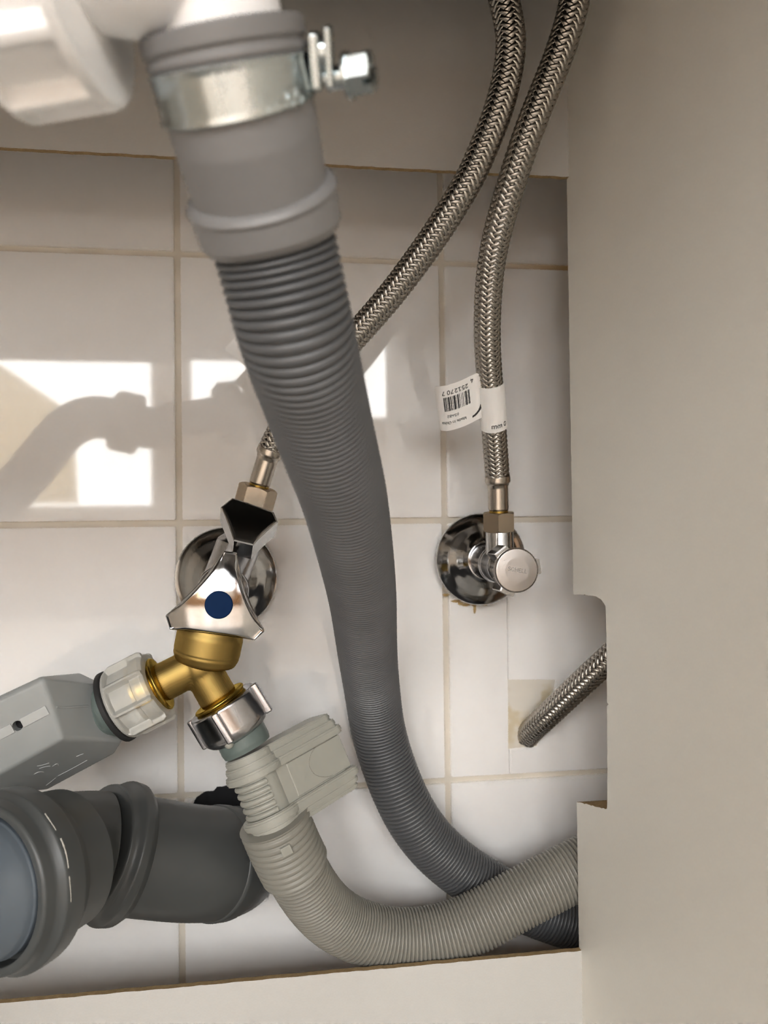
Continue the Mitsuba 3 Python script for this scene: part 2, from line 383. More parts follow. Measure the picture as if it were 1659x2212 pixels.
# right side panel with the sawn notch: outline in (distance from wall, z)
def on_side(x, y):                                        # pixel on the inner face x = XS -> (d, z)
    r = FW + (x - W / 2) / F * RT - (y - H / 2) / F * UP; p = CAM + r * (XS / r[0]); return (-p[1], p[2])
nt = [on_side(1241, 1284), on_side(1287, 1287), on_side(1297, 1294), on_side(1308, 1308), on_side(1310, 1380), on_side(1311, 1480), on_side(1311, 1517), on_side(1314.5, 1521), on_side(1311, 1526),
      on_side(1312, 1640), on_side(1311.5, 1748), on_side(1252, 1738)]
DS = DP - TB
outline = [(DS, ZT)] + [(max(DS, a), b) for a, b in nt]
outline[1] = (DS, nt[0][1]); outline[-1] = (DS, nt[-1][1])
outline += [(DS, 0.10), (-YF, 0.10), (-YF, ZT)]
dens = []
for a, b in zip(outline, outline[1:] + outline[:1]):
    a, b = np.array(a), np.array(b); n = max(1, int(np.linalg.norm(b - a) / 0.002)) if (a[0] < 0.2 and b[0] < 0.2) else 1
    for k in range(n):
        q = a + (b - a) * k / n; q = q + (rng.normal(0, 0.00012, 2) if n > 1 else 0); dens.append(q)
sp = trimesh.creation.extrude_polygon(Polygon(dens), 0.016, engine='earcut')
sp = put(sp, (XS, 0, 0), np.array([[0, 0, 1], [-1, 0, 0], [0, 1, 0]], float))
fn = sp.face_normals; flat = np.abs(fn[:, 0]) > 0.9
side = part(cab, 'side_panel', trimesh.Trimesh(sp.vertices, sp.faces[flat], process=False), 'm_laminate', smooth=False)
part(side, 'sawn_edge', trimesh.Trimesh(sp.vertices, sp.faces[~flat], process=False), 'm_chipboard', smooth=False, label='raw brown chipboard edge')
part(cab, 'side_panel', slab(XL - 0.016, XL, YF, -DS, 0.10, ZT), 'm_laminate', smooth=False)
part(cab, 'floor_panel', slab(XL, XS, YF, -DP, 0.10, 0.116), 'm_floor_mat', smooth=False)
part(cab, 'front_rail', slab(XL, XS, YF, YF + 0.016, CZ + 0.258, ZT), 'm_laminate', smooth=False)
wt = thing('worktop', 'worktop with steel sink underside above the drain trap', 'worktop')
part(wt, 'slab', slab(XL - 0.9, XS + 0.9, YF - 0.02, -0.002, ZT + 0.001, ZT + 0.035), 'm_steel_dark', smooth=False)
part(wt, 'basin', put(rbox(0.478, 0.41, 0.14, 0.012, 4), (-0.124, -0.368, CZ + 0.210 + 0.07), np.eye(3)), 'm_steel_dark')

for x0, x1, lab in ((XS + 0.0165, XS + 0.60, 'kitchen unit standing behind the notched cream side panel'), (XL - 0.60, XL - 0.0165, 'kitchen unit standing left of the sink cabinet')):
    ku_ = thing('kitchen_unit', lab, 'cabinet')
    part(ku_, 'carcass', slab(x0, x1, YF, -DP, 0.10, ZT), 'm_laminate', smooth=False)
    part(ku_, 'plinth', slab(x0, x1, YF + 0.05, YF + 0.066, 0.001, 0.0995), 'm_laminate', smooth=False)
part(cab, 'plinth', slab(XL, XS, YF + 0.05, YF + 0.066, 0.001, 0.0995), 'm_laminate', smooth=False)

# ------------------------------------------------------------------ grey drain hose with its cuff, and the clamp
DH = 0.0143
def hose_pts(rows, dia): return [P(x, y, dZ(dia, w)) for x, y, w in rows]
lead_in = [(462, 0, 345), (486, 100, 338), (507, 195, 330), (531, 290, 318), (559, 400, 299), (597, 545, 267), (635, 700, 255), (671, 830, 234), (703, 940, 214), (739, 1060, 191), (761, 1160, 172),
           (784, 1300, 146), (795, 1420, 128.5), (805, 1500, 121), (818, 1580, 118), (842, 1660, 117), (876, 1740, 116.5), (935, 1825, 115.3), (1020, 1895, 114.5), (1120, 1950, 114), (1240, 1995, 114), (1340, 2030, 114)]
cuffd = {0: 0.0285, 100: 0.0285, 195: 0.0284, 290: 0.0283, 400: 0.0276}
pts = []
for x, y, w in lead_in:
    if y <= 400: w = w; Z = 1.1 * {0: 0.1356, 100: 0.1386, 195: 0.1422, 290: 0.1468, 400: 0.1537}[y]; pts.append(P(x, y, CD - Z))
    else: pts.append(P(x, y, dZ(2 * DH, w)))
dp = Path(pts)
def s_at(path, x, y):                                     # arc length of the path point that projects nearest to the pixel
    q = path.q - CAM; z = q @ FW; u = W / 2 + F * (q @ RT) / z; v = H / 2 - F * (q @ UP) / z
    return path.s[np.argmin((u - x) ** 2 + (v - y) ** 2)]
hose = thing('drain_hose', 'grey corrugated drain hose clamped at its top and running down behind the paler hose', 'hose')
sA, sB, sC = s_at(dp, 478, 62), s_at(dp, 566, 430), s_at(dp, 590, 522)
part(hose, 'corrugated_tube', corrugated(dp, sC - 0.001, dp.L, DH, 0.00214, 0.0017, 72, 10, 0), 'm_drain_hose', smooth=True)
k = lambda *a: np.array(a)
def seg_tube(path, rows, n=72):                           # rows of (arc length, radius)
    return path.tube(k(*[r[0] for r in rows]), k(*[r[1] for r in rows]), n)
def smooth_rows(rows, r=0.0006): return rnd(rows, r, 3)
RC = 0.0153
sH, sW = s_at(dp, 492, 128), s_at(dp, 531, 290)
part(hose, 'cuff', seg_tube(dp, smooth_rows([(sA + 0.021, 0.0003), (sA + 0.021, 0.0126), (sA + 0.0004, 0.0126), (sA, RC - 0.0012), (sA, RC + 0.0009), (sA + 0.0030, RC + 0.0009), (sA + 0.0034, RC + 0.0001), (sA + 0.0039, RC + 0.0001), (sA + 0.0043, RC + 0.0007),
     (sA + 0.0052, RC + 0.0007), (sA + 0.0056, RC), (sW, RC), (sB - 0.001, RC - 0.0004)], 0.0004)), 'm_cuff', smooth=50, label='smooth grey end cuff')
part(hose, 'flange', seg_tube(dp, smooth_rows([(sB - 0.003, RC - 0.0006), (sB - 0.0024, RC + 0.0008), (sB - 0.0008, RC + 0.0018), (sB + 0.0006, RC + 0.0012), (sC - 0.0022, RC + 0.0009), (sC, RC - 0.0004), (sC + 0.0001, RC - 0.0016)], 0.0004)), 'm_cuff', smooth=50)
clamp = thing('hose_clamp', 'zinc-plated worm-drive clamp tightened around the top of the grey drain hose', 'hose clamp')
s0, s1 = s_at(dp, 495, 138), s_at(dp, 515, 232)
part(clamp, 'band', seg_tube(dp, smooth_rows([(s0, RC - 0.0002), (s0 - 0.0002, RC + 0.0009), (s0 + 0.0009, RC + 0.00055), (s1 - 0.0009, RC + 0.00055), (s1 + 0.0002, RC + 0.0009), (s1, RC - 0.0002)], 0.0003), 96), 'm_zinc', smooth=40)
cc, ct, cn, cb = dp.at(np.array([(s0 + s1) / 2])); cc, ct = cc[0], ct[0]
nearv = unit((CAM - cc) - ((CAM - cc) @ ct) * ct); rightv = unit(np.cross(ct, nearv)); rightv = rightv if rightv @ RT > 0 else -rightv
def clamp_text(text, h, ang0, along):
    m = letter(text, h, 0.0003)
    def f(v):
        a = ang0 + v[:, 0] / RC; r = RC + 0.0005 + 2 * v[:, 2]
        return cc + r[:, None] * (np.cos(a)[:, None] * nearv + np.sin(a)[:, None] * rightv) - (v[:, 1] + along)[:, None] * ct
    return bend(m, f, 0.001)
part(clamp, 'lettering', cat(clamp_text('W1', 0.0032, -0.22, 0.0004), clamp_text('25-35', 0.0030, 0.06, -0.0044)), 'm_zinc', smooth=False, label='stamped size marks')
cu_ = cc - ct * 0.0018; cc_, cc = cc, cu_
Rw = frame(unit(rightv + 0.18 * nearv + 0.12 * ct), -ct)
part(clamp, 'housing', cat(put(rbox(0.0100, 0.0075, 0.0022, 0.0007), cc + rightv * (RC + 0.0016) + nearv * 0.0030, Rw), put(rbox(0.0104, 0.0080, 0.0014, 0.0005), cc + rightv * (RC + 0.0044) + nearv * 0.0036 - ct * 0.0003, Rw),
     put(lathe(rnd([(0.0031, 0), (0.0031, 0.0026)], 0.0004), 40), cc + rightv * (RC + 0.0022) + nearv * 0.0034 - ct * 0.0014, Rw)), 'm_zinc')
sh0 = cc + rightv * (RC + 0.0050) + nearv * 0.0042 + ct * 0.0034
Rs = frame(unit(rightv + 0.42 * nearv - 0.02 * ct), -ct)
screw = part(clamp, 'screw', cat(put(lathe(rnd([(0.0022, -0.002), (0.0022, 0.0020), (0.0043, 0.0021), (0.0043, 0.0030)], 0.0003), 48), sh0, Rs)), 'm_zinc')
head = mani(put(hexnut(0.0070, 0.0050), (0, 0, 0.0026), np.eye(3)))
for a in (0, 90):
    head = head - m3.Manifold.cube([0.0012, 0.02, 0.003], True).rotate([0, 0, a + 20]).translate([0, 0, 0.0076])
part(screw, 'screw_head', put(head, sh0, Rs), 'm_zinc', smooth=25)

# ------------------------------------------------------------------ white drain trap above
trap = thing('drain_trap', 'white plastic drain trap with ribbed union nut leading into the grey hose', 'drain trap')
nz = [dp.at(np.array([s]))[0][0] for s in (sA + 0.012, sA)]; up_ = unit(nz[1] - nz[0])
nr = 0.0122
part(trap, 'nozzle', put(lathe(rnd([(nr - 0.0006, 0), (nr, 0.010), (nr, 0.030)], 0.0004), 64), nz[1] - up_ * 0.010, frame(up_)), 'm_white')
Zn = 0.1397
nc = P(156, -166, CD - Zn); nax = unit(P(156, -166, CD - Zn) - P(-58, -128, CD - Zn - 0.003))
Rn = frame(nax, (0, -1, 0)); NR = 0.0288
nlen = 0.0182
def nutmod(t, r, h):
    a = (t / (2 * math.pi) * 12 + 0.82) % 1.0
    rib = smooth01((abs(a - 0.5) - 0.36) / 0.07)
    return r - (0.0034 * (1 - rib) if -nlen + 0.0012 < h < -0.0022 and r > NR * 0.9 else 0)
def smooth01(x): x = min(1, max(0, x)); return x * x * (3 - 2 * x)
nprof = rnd([(NR * 0.70, -nlen - 0.006), (NR * 0.80, -nlen - 0.0058), (NR * 0.985, -nlen), (NR * 1.03, -nlen + 0.0010), (NR * 1.03, -nlen + 0.0016), (NR * 1.03, -nlen + 0.0040), (NR * 1.03, -0.0060), (NR * 1.03, -0.0030), (NR * 1.03, -0.0020), (NR * 1.01, 0), (NR * 0.72, 0.0)], 0.0007)
part(trap, 'union_nut', put(lathe(nprof, 280, nutmod), nc, Rn), 'm_white')
pe = P(560, -150, CD - 0.150)
tp = Path([nc - nax * 0.060, nc - nax * 0.02, nc + nax * 0.003, P(250, -150, CD - 0.141), P(330, -150, CD - 0.144), P(386, -190, CD - 0.1475), P(402, -290, CD - 0.151)])
part(trap, 'pipe', tp.tube(np.linspace(0, tp.L, 80), np.full(80, 0.0167), 64), 'm_white', smooth=50)
part(trap, 'branch', put(lathe(rnd([(nr + 0.0004, 0), (nr + 0.0008, 0.004), (nr + 0.0012, 0.026)], 0.001), 64), nz[1] + up_ * 0.0125, frame(up_)), 'm_white')
ow = lambda x, d, z: np.array([x, -d, CZ + z])
trap = thing('drain_pipe', 'white drain elbow pipe seen as a grey silhouette mirrored in the left tile', 'pipe')
op = Path([nc - nax * 0.062, ow(-0.118, .305, .094), ow(-0.145, .303, .100), ow(-0.17, .30, .103), ow(-0.19, .297, .094), ow(-0.206, .29, .073), ow(-0.235, .28, .033), ow(-0.265, .265, -0.012), ow(-0.275, .25, -0.06), ow(-0.24, .215, -0.14), ow(-0.165, .177, -0.172)])
part(trap, 'tube', op.tube(np.linspace(0, op.L, 160), np.full(160, 0.0195), 48), 'm_white', smooth=50)
q0, q1 = ow(-0.128, .304, .0965), ow(-0.150, .302, .1010)
part(trap, 'union_nut', put(lathe(rnd([(0.025, 0), (0.027, 0.003), (0.027, 0.022), (0.024, 0.026)], 0.001), 60, lambda t, r, h: r + 0.0012 * math.cos(8 * t)), q0, frame(q1 - q0)), 'm_white')

# ------------------------------------------------------------------ braided hoses
BR = 0.0061
def braided(label, rows, s_end, grp=None):
    t = thing('braided_hose', label, 'hose'); path = Path(rows)
    return t, path
def finish_braid(t, path, s0, s1, R=BR):
    part(t, 'braid', braid(path, s0, s1, R), 'm_steel_wire', smooth=True, kind='stuff')
    part(t, 'inner_tube', path.tube(np.linspace(s0, s1, 160), np.full(160, R * 0.86), 32), 'm_black', smooth=50)
rows_r = [(1262, -720, .140), (1262, -400, .140), (1260, -200, .139), (1250, -60, .136), (1241, 0, .134), (1217, 90, .131), (1183, 180, .127), (1147, 270, .1245), (1113, 370, .1185), (1083, 470, .109), (1063, 560, .098), (1054, 650, .089), (1053, 740, .0785), (1058, 820, .068), (1065, 900, .058), (1071, 980, .049), (1074.5, 1030, .045), (1077, 1105, .042), (1078, 1150, .041)]
hr = thing('braided_hose', 'steel braided hose coming straight down to the right valve', 'hose')
pr_ = Path([P(*r) for r in rows_r]); sF = s_at(pr_, 1074, 1028); finish_braid(hr, pr_, 0, sF + 0.001)
def ferrule(t, path, sF, sN, R):
    L = sN - sF; e = R
    rows = smooth_rows([(sF - 0.0004, e * 0.9), (sF - 0.0003, e + 0.0004), (sF + 0.0022, e + 0.0006), (sF + 0.0034, e + 0.0005), (sF + 0.0042, e - 0.0002), (sF + 0.006, e - 0.0008), (sF + L * 0.93, e - 0.0008), (sF + L * 0.95, e - 0.0010), (sF + L, e - 0.0014)], 0.0005)
    part(t, 'ferrule', seg_tube(path, rows, 64), 'm_nickel', smooth=40)
    part(t, 'gasket', seg_tube(path, smooth_rows([(sF + L * 0.93, e - 0.0022), (sF + L * 0.935, e - 0.0012), (sN + 0.0012, e - 0.0012), (sN + 0.0014, e - 0.002)], 0.0002), 48), 'm_brass_shiny', smooth=40)
sN = s_at(pr_, 1077, 1106); ferrule(hr, pr_, sF, sN, BR)
c, t_, n_, b_ = pr_.at(np.array([sN + 0.0003])); Rnut = frame(t_[0], unit(np.array([0.5, -1, 0])))
a30 = math.radians(14); Rz = np.array([[math.cos(a30), -math.sin(a30), 0], [math.sin(a30), math.cos(a30), 0], [0, 0, 1]])
part(hr, 'hex_nut', put(hexnut(0.0158, 0.0102), c[0], Rnut @ Rz), 'm_nut', smooth=20)
nut_r = c[0]; nut_ax = t_[0]

rows_l = [(1030, -720, .131), (1040, -400, .131), (1058, -200, .130), (1076, -60, .128), (1091, 10, .127), (1103, 80, .126), (1096, 160, .124), (1072, 250, .1215), (1040, 330, .1175), (1018, 378, .1150), (990, 428, .112), (958, 480, .107), (903, 560, .098), (842, 640, .0885), (780, 712, .079), (715, 785, .069), (655, 858, .060), (612, 920, .053), (590, 960, .049), (573, 1005, .046), (560, 1048, .044), (548, 1095, .043)]
hl = thing('braided_hose', 'steel braided hose slanting behind the grey drain hose to the left valve', 'hose')
pl_ = Path([P(x, y, dl) for x, y, dl in rows_l]); sF = s_at(pl_, 583, 968); finish_braid(hl, pl_, 0, sF + 0.001)
sN = s_at(pl_, 561, 1049); ferrule(hl, pl_, sF, sN, BR)
c, t_, n_, b_ = pl_.at(np.array([sN + 0.0003])); Rnut = frame(t_[0], (0, -1, 0))
a30 = math.radians(0); nutl, nutl_ax = c[0], t_[0]
part(hl, 'hex_nut', put(hexnut(0.0172, 0.0110), c[0], Rnut), 'm_nut', smooth=20)

h3 = thing('braided_hose', 'short steel braided hose coming out of the notched tile towards the sawn notch', 'hose')
p3 = Path([P(1138, 1592, -0.004), P(1152, 1575, 0.006), P(1175, 1553, 0.018), P(1215, 1515, 0.030), P(1265, 1468, 0.042), P(1320, 1418, 0.052), P(1390, 1358, 0.060)])
finish_braid(h3, p3, 0.001, p3.L, 0.0066)

# ------------------------------------------------------------------ label tags on the braided hoses
tag = thing('hose_label', 'white paper barcode label wrapped around the right braided hose', 'label')
sa, sb = s_at(pr_, 1061, 828), s_at(pr_, 1066, 924); sm = (sa + sb) / 2
c, t_, n_, b_ = pr_.at(np.array([sm])); C0, TA = c[0], t_[0]
NV = unit((CAM - C0) - ((CAM - C0) @ TA) * TA); SV = unit(np.cross(NV, TA)); SV = SV if SV @ RT > 0 else -SV   # towards the camera, to the right
LH = (sb - sa); LR = BR + 0.0006
px0 = mpp(1000, 880, CD - 0.40)


def sheet(curve, v0, v1, th=0.00012, nv=6):
    """a paper strip: curve is a list of (side, near) offsets, height v along the hose"""
    cu = np.asarray(curve); d = np.gradient(cu, axis=0); nn = np.stack([-d[:, 1], d[:, 0]], 1); nn /= np.linalg.norm(nn, axis=1, keepdims=True)
    loop = np.vstack([cu + nn * th, (cu - nn * th)[::-1]]); n = len(loop); vs = np.linspace(v0, v1, nv); V = []
    for v in vs:
        V.append(C0 + loop[:, :1] * SV + loop[:, 1:] * NV + v * TA)
    V = np.concatenate(V); Fc = []
    for a in range(nv - 1):
        for q in range(n): q2 = (q + 1) % n; Fc += [(a * n + q, a * n + q2, (a + 1) * n + q2), (a * n + q, (a + 1) * n + q2, (a + 1) * n + q)]
    h = n // 2
    for base, s in ((0, 1), ((nv - 1) * n, -1)):
        for q in range(h - 1):
            f = [(base + q, base + n - 2 - q, base + q + 1), (base + q, base + n - 1 - q, base + n - 2 - q)]
            Fc += f if s > 0 else [x[::-1] for x in f]
    return trimesh.Trimesh(V, np.array(Fc), process=False)


# the flag leaves the hose at its left side, bows out and curls back at the free end
ang = np.radians(np.linspace(-200, 168, 60)); wrap = [(LR * math.sin(a), LR * math.cos(a)) for a in ang]
part(tag, 'wrap', sheet(wrap, -LH / 2, LH / 2), 'm_paper', smooth=50)
fl = CubicSpline([0, .08, .2, .35, .6, .85, 1.0], np.array([(-0.0046, 0.0045), (-0.0062, 0.0037), (-0.0085, 0.0045), (-0.012, 0.0065), (-0.0185, 0.0085), (-0.0245, 0.0075), (-0.0272, 0.0042)]))
ft = np.linspace(0, 1, 50); flag = fl(ft); farc = np.r_[0, np.cumsum(np.linalg.norm(np.diff(flag, axis=0), axis=1))]
FV = (-0.0142, 0.0098)
tiltf = 0.16                                              # the flag droops towards its free end
def flag_pt(u, v, lift):
    x = np.stack([np.interp(u, farc, flag[:, k_]) for k_ in range(2)], -1); d = np.stack([np.interp(u + 1e-4, farc, flag[:, k_]) - np.interp(u - 1e-4, farc, flag[:, k_]) for k_ in range(2)], -1)
    d /= np.linalg.norm(d, axis=1, keepdims=True) + 1e-12; nn = np.stack([d[:, 1], -d[:, 0]], -1); nn = np.where((nn[:, 1] < 0)[:, None], -nn, nn)
    x = x + nn * lift[:, None]; vv = v - 0.0055 + tiltf * u
    return C0 + x[:, :1] * SV + x[:, 1:] * NV + vv[:, None] * TA
fs = slab(0, farc[-1], FV[0], FV[1], -0.0001, 0.0001, 0.00009)
fs = trimesh.creation.extrude_polygon(sbox(0, FV[0], farc[-1], FV[1]).buffer(-0.002).buffer(0.002), 0.00022, engine='earcut')
part(tag, 'flag', bend(fs, lambda v: flag_pt(v[:, 0], v[:, 1], v[:, 2] - 0.00011), 0.0009), 'm_paper', smooth=40)
def on_flag(mesh): return bend(mesh, lambda v: flag_pt(v[:, 0], v[:, 1], 0.00010 + v[:, 2]), 0.0011)
def flip_text(text, h, u, v, ang=0.0):                    # upside down: u runs from the hose to the free end, so +x of the text runs along +u, +y along +v (down)
    m = letter(text, h, 0.00006); m.apply_transform(trimesh.transformations.rotation_matrix(ang, (0, 0, 1))); m.apply_translation((u, v, 0)); return m
bars = []; u = 0.0066
for wbar, gap in [(1.6, .5), (.5, .9), (2.0, .6), (.6, 1.4), (.8, 1.2), (.6, 1.6), (.7, .8), (1.8, .9), (.6, .6), (2.4, .8), (.7, .9), (1.4, .7), (2.0, .6), (.7, .8), (1.2, .6), (1.6, .5)]:
    a = u; u += wbar * 0.00042; bars.append(trimesh.creation.box(bounds=((a, -0.0080, 0), (u, -0.0006, 0.00005)))); u += gap * 0.00042
part(tag, 'barcode', on_flag(cat(*bars)), 'm_ink', smooth=False, label='black barcode bars')
part(tag, 'print', on_flag(cat(flip_text('4', 0.0021, 0.0036, -0.0126), flip_text('251270 7', 0.0021, 0.0068, -0.0112), flip_text('65482', 0.0014, 0.0130, 0.0016), flip_text('Made in China', 0.0014, 0.0095, 0.0050))), 'm_ink', smooth=False, label='upside-down black digits and words')
arc = [trimesh.creation.box(bounds=((-0.0006, a, 0), (0.0006, a + 0.0009, 0.00006))) for a in np.linspace(0.0002, 0.0075, 9)]
def wrap_pt(v): a = v[:, 0]; r = LR + 0.00013 + v[:, 2]; return C0 + (r * np.sin(a))[:, None] * SV + (r * np.cos(a))[:, None] * NV + v[:, 1][:, None] * TA
ring = trimesh.creation.annulus(0.0050, 0.0061, 0.00006, sections=48)
ring = ring.slice_plane((0, 0, 0), (-1, 0, 0)).slice_plane((0, 0.0008, 0), (0, 1, 0))
part(tag, 'printed_ring', bend(ring, lambda v: flag_pt(v[:, 0] + 0.0063, v[:, 1] + 0.0014, 0.00012 + v[:, 2]), 0.001), 'm_ink', smooth=False, label='thick black printed arc')
mm = letter('0 mm', 0.0024, 0.00006); mm.apply_scale((1, 1, 1)); mm.vertices[:, :2] *= -1
part(tag, 'print', bend(mm, lambda v: wrap_pt(np.stack([v[:, 0] / LR + 1.12, v[:, 1] * -1 * -1 + 0.0098, v[:, 2]], 1)), 0.0011), 'm_ink', smooth=False, label='upside-down black mm lettering')
tag2 = thing('hose_label', 'white paper label peeking out behind the grey drain hose', 'label')
s2 = s_at(pl_, 655, 858); hb = pl_.at(np.array([s2]))[0][0]; ta = P(503, 735, 0.044)
wrap2 = seg_tube(pl_, [(s2 - 0.0068, BR + 0.0004), (s2 - 0.0068, BR + 0.0008), (s2 + 0.0068, BR + 0.0008), (s2 + 0.0068, BR + 0.0004)], 48)
part(tag2, 'wrap', wrap2, 'm_paper', smooth=40)
t2 = trimesh.creation.extrude_polygon(sbox(0, -0.0062, np.linalg.norm(hb - ta), 0.0062).buffer(-0.0012).buffer(0.0012), 0.0002, engine='earcut')
part(tag2, 'flag', put(t2, ta, frame(np.cross(hb - ta, np.cross(np.array([0, -1.0, 0]), hb - ta)), hb - ta)), 'm_paper', smooth=False)

# ------------------------------------------------------------------ valves
def escutcheon(t, cpx, r, h, label=None, tilt=(0, 0)):
    c = P(cpx[0], cpx[1], 0.0065); R = frame((tilt[0], -1, tilt[1]))
    prof = [(r * 0.985, 0), (r, 0.0004), (r, 0.0018), (r * 0.97, 0.0026), (r * 0.90, 0.0042), (r * 0.78, 0.0066), (r * 0.62, h * 0.66), (r * 0.48, h * 0.86), (r * 0.42, h * 0.97), (r * 0.40, h), (r * 0.36, h), (r * 0.35, h * 0.8)]
    part(t, 'escutcheon', put(lathe(rnd(prof, 0.001), 128), c, R), 'm_chrome', smooth=40); return c
av = thing('angle_valve', 'small chrome angle valve with round knob on the right, under the straight hose', 'valve')
rc = escutcheon(av, (1038, 1208), 0.0262, 0.0135)
kc = P(1117, 1232, 0.070)                                 # centre of the knob's face
axv = unit(np.array([0, -1, 0.0]))
bc = P(1070, 1219, 0.045)
ax_v = unit(kc - rc)
body_l = np.linalg.norm(kc - rc)
part(av, 'spindle_body', put(lathe(rnd([(0.0100, 0.002), (0.0100, 0.030), (0.0092, 0.031), (0.0092, 0.044), (0.0070, 0.046), (0.0070, body_l - 0.012)], 0.0005), 64), rc, frame(ax_v)), 'm_chrome_soft')
so = rc + ax_v * 0.0365; to = nut_r + nut_ax * 0.0096
part(av, 'outlet', put(lathe(rnd([(0.0074, 0), (0.0074, np.linalg.norm(to - so) - 0.0005)], 0.0004), 56), so, frame(to - so)), 'm_chrome')
def lobed(r, lobes, w, ext, phase):
    g = Point(0, 0).buffer(r, 48)
    for q in range(lobes):
        a = phase + q * 2 * math.pi / lobes
        g = g.union(affinity.translate(affinity.rotate(sbox(0, -w / 2, r + ext, w / 2), a, use_radians=True, origin=(0, 0)), 0, 0))
    return g.buffer(-0.0006).buffer(0.0012).buffer(-0.0006)
Rk = frame((0, -1, 0), (1, 0, 0))                          # local x = right, y = ... (z towards the camera)
Rk = np.stack([RT - (RT @ np.array([0, 1.0, 0])) * np.array([0, 1.0, 0]), UP - (UP @ np.array([0, 1.0, 0])) * np.array([0, 1.0, 0]), np.array([0, -1.0, 0])], 1); Rk /= np.linalg.norm(Rk, axis=0)
kn = bevel_extrude(lobed(0.0096, 3, 0.0076, 0.0032, math.radians(8)), 0.0150, 0.0008, -0.0165)
hk = part(av, 'knob', put(kn, kc, Rk), 'm_chrome', smooth=30)
part(hk, 'cap', put(lathe(rnd([(0.0106, -0.0042), (0.0111, -0.0034), (0.0111, -0.0008), (0.0105, -0.0001), (0.0060, 0.0002), (0.0001, 0.00025)], 0.0004), 96), kc, Rk), 'm_chrome_satin', smooth=40, label='satin round cap')
lt = letter('SCHELL', 0.0019, 0.0001); lt.apply_translation((-lt.bounds[1][0] / 2, -0.0008, 0.00015))
lt.apply_transform(trimesh.transformations.rotation_matrix(math.radians(-10), (0, 0, 1)))
part(hk, 'lettering', put(lt, kc, Rk), 'm_chrome_soft', smooth=False, label='embossed maker lettering')

cv = thing('angle_valve', 'chrome combination valve with blue-dotted three-lobed handle on the left', 'valve')
rl = escutcheon(cv, (489, 1248), 0.0276, 0.0130)
hl_c = P(474, 1305, 0.0900)                               # centre of the blue-dotted face
def tri_poly(verts, concave, n=14):
    """verts: lobe ends as pairs of corners, in order; sides between the lobes bow inwards by concave"""
    pts = []; m = len(verts)
    for q in range(m):
        a0, a1 = np.array(verts[q][0]), np.array(verts[q][1]); b0 = np.array(verts[(q + 1) % m][0])
        pts += [a0]; d = b0 - a1; nn = np.array([-d[1], d[0]]) / np.linalg.norm(d); mid = (a1 + b0) / 2
        if nn @ mid > 0: nn = -nn
        for t in np.linspace(0, 1, n): pts.append(a1 + d * t + nn * concave[q] * 4 * t * (1 - t))
        pts.pop()
    return Polygon(pts).buffer(0)
Sx = mpp3(hl_c)
def loc(x, y): return ((x - 474) * Sx, -(y - 1305) * Sx)
vt = [(loc(511, 1194), loc(483, 1191)), (loc(360, 1328), loc(369, 1358)), (loc(549, 1385), loc(570, 1366))]
tp_ = tri_poly(vt, [0.0014, 0.0004, 0.0022])
def domed(poly, thick, dome, rim=0.0008, inset=0.0011):
    """cast handle: skirt, thin rim and a gently domed face"""
    pr0 = poly.buffer(0.0); rings = [(pr0.buffer(-0.0012), -thick), (pr0.buffer(-0.0002), -thick + 0.0012), (pr0, -0.0016), (pr0, -0.0006), (pr0.buffer(-0.0004), 0.0)]
    L = 240; c0 = np.array(poly.centroid.coords[0]); an = np.arange(L) / L * 2 * math.pi
    def radial(g):
        out = []
        for a in an:
            from shapely.geometry import LineString
            q = g.exterior.intersection(LineString([c0, c0 + 0.2 * np.array([math.cos(a), math.sin(a)])]))
            q = q if q.geom_type == 'Point' else min(q.geoms, key=lambda z: -z.distance(Point(c0)))
            out.append((q.x, q.y))
        return np.array(out)
    V = [np.c_[radial(g), np.full(L, z)] for g, z in rings]
    edge = radial(pr0.buffer(-inset)); rr = np.linalg.norm(edge - c0, axis=1)
    for t in (1.0, 0.94, 0.85, 0.75, 0.65, 0.55, 0.45, 0.35, 0.25, 0.15, 0.07):
        xy = c0 + (edge - c0) * t; r = rr * t
        z = dome * (1 - np.clip(r / 0.022, 0, 1.3) ** 2) - 0.0005
        if t == 1.0: z = np.minimum(z, z)
        V.append(np.c_[xy, z])
    n = len(V); V = np.vstack(V + [np.array([[c0[0], c0[1], dome - 0.0005], [c0[0], c0[1], -thick]])]); Fc = []
    for a in range(n - 1):
        for q in range(L): q2 = (q + 1) % L; Fc += [(a * L + q, a * L + q2, (a + 1) * L + q2), (a * L + q, (a + 1) * L + q2, (a + 1) * L + q)]
    for q in range(L): q2 = (q + 1) % L; Fc += [((n - 1) * L + q, (n - 1) * L + q2, n * L), (q2, q, n * L + 1)]
    return trimesh.Trimesh(V, np.array(Fc), process=False)
hk = part(cv, 'handle', put(domed(tp_, 0.0105, 0.0042), hl_c, Rk), 'm_chrome', smooth=32, label='three-lobed chrome handle facing out')
part(hk, 'blue_dot', put(lathe(rnd([(0.00605, -0.0006), (0.00605, 0.0003), (0.0056, 0.0006), (0.0030, 0.00075), (0.0001, 0.0008)], 0.0002), 64), hl_c - np.array([0, 0.0036, 0]), Rk), 'm_blue', label='dark blue cold-water dot')
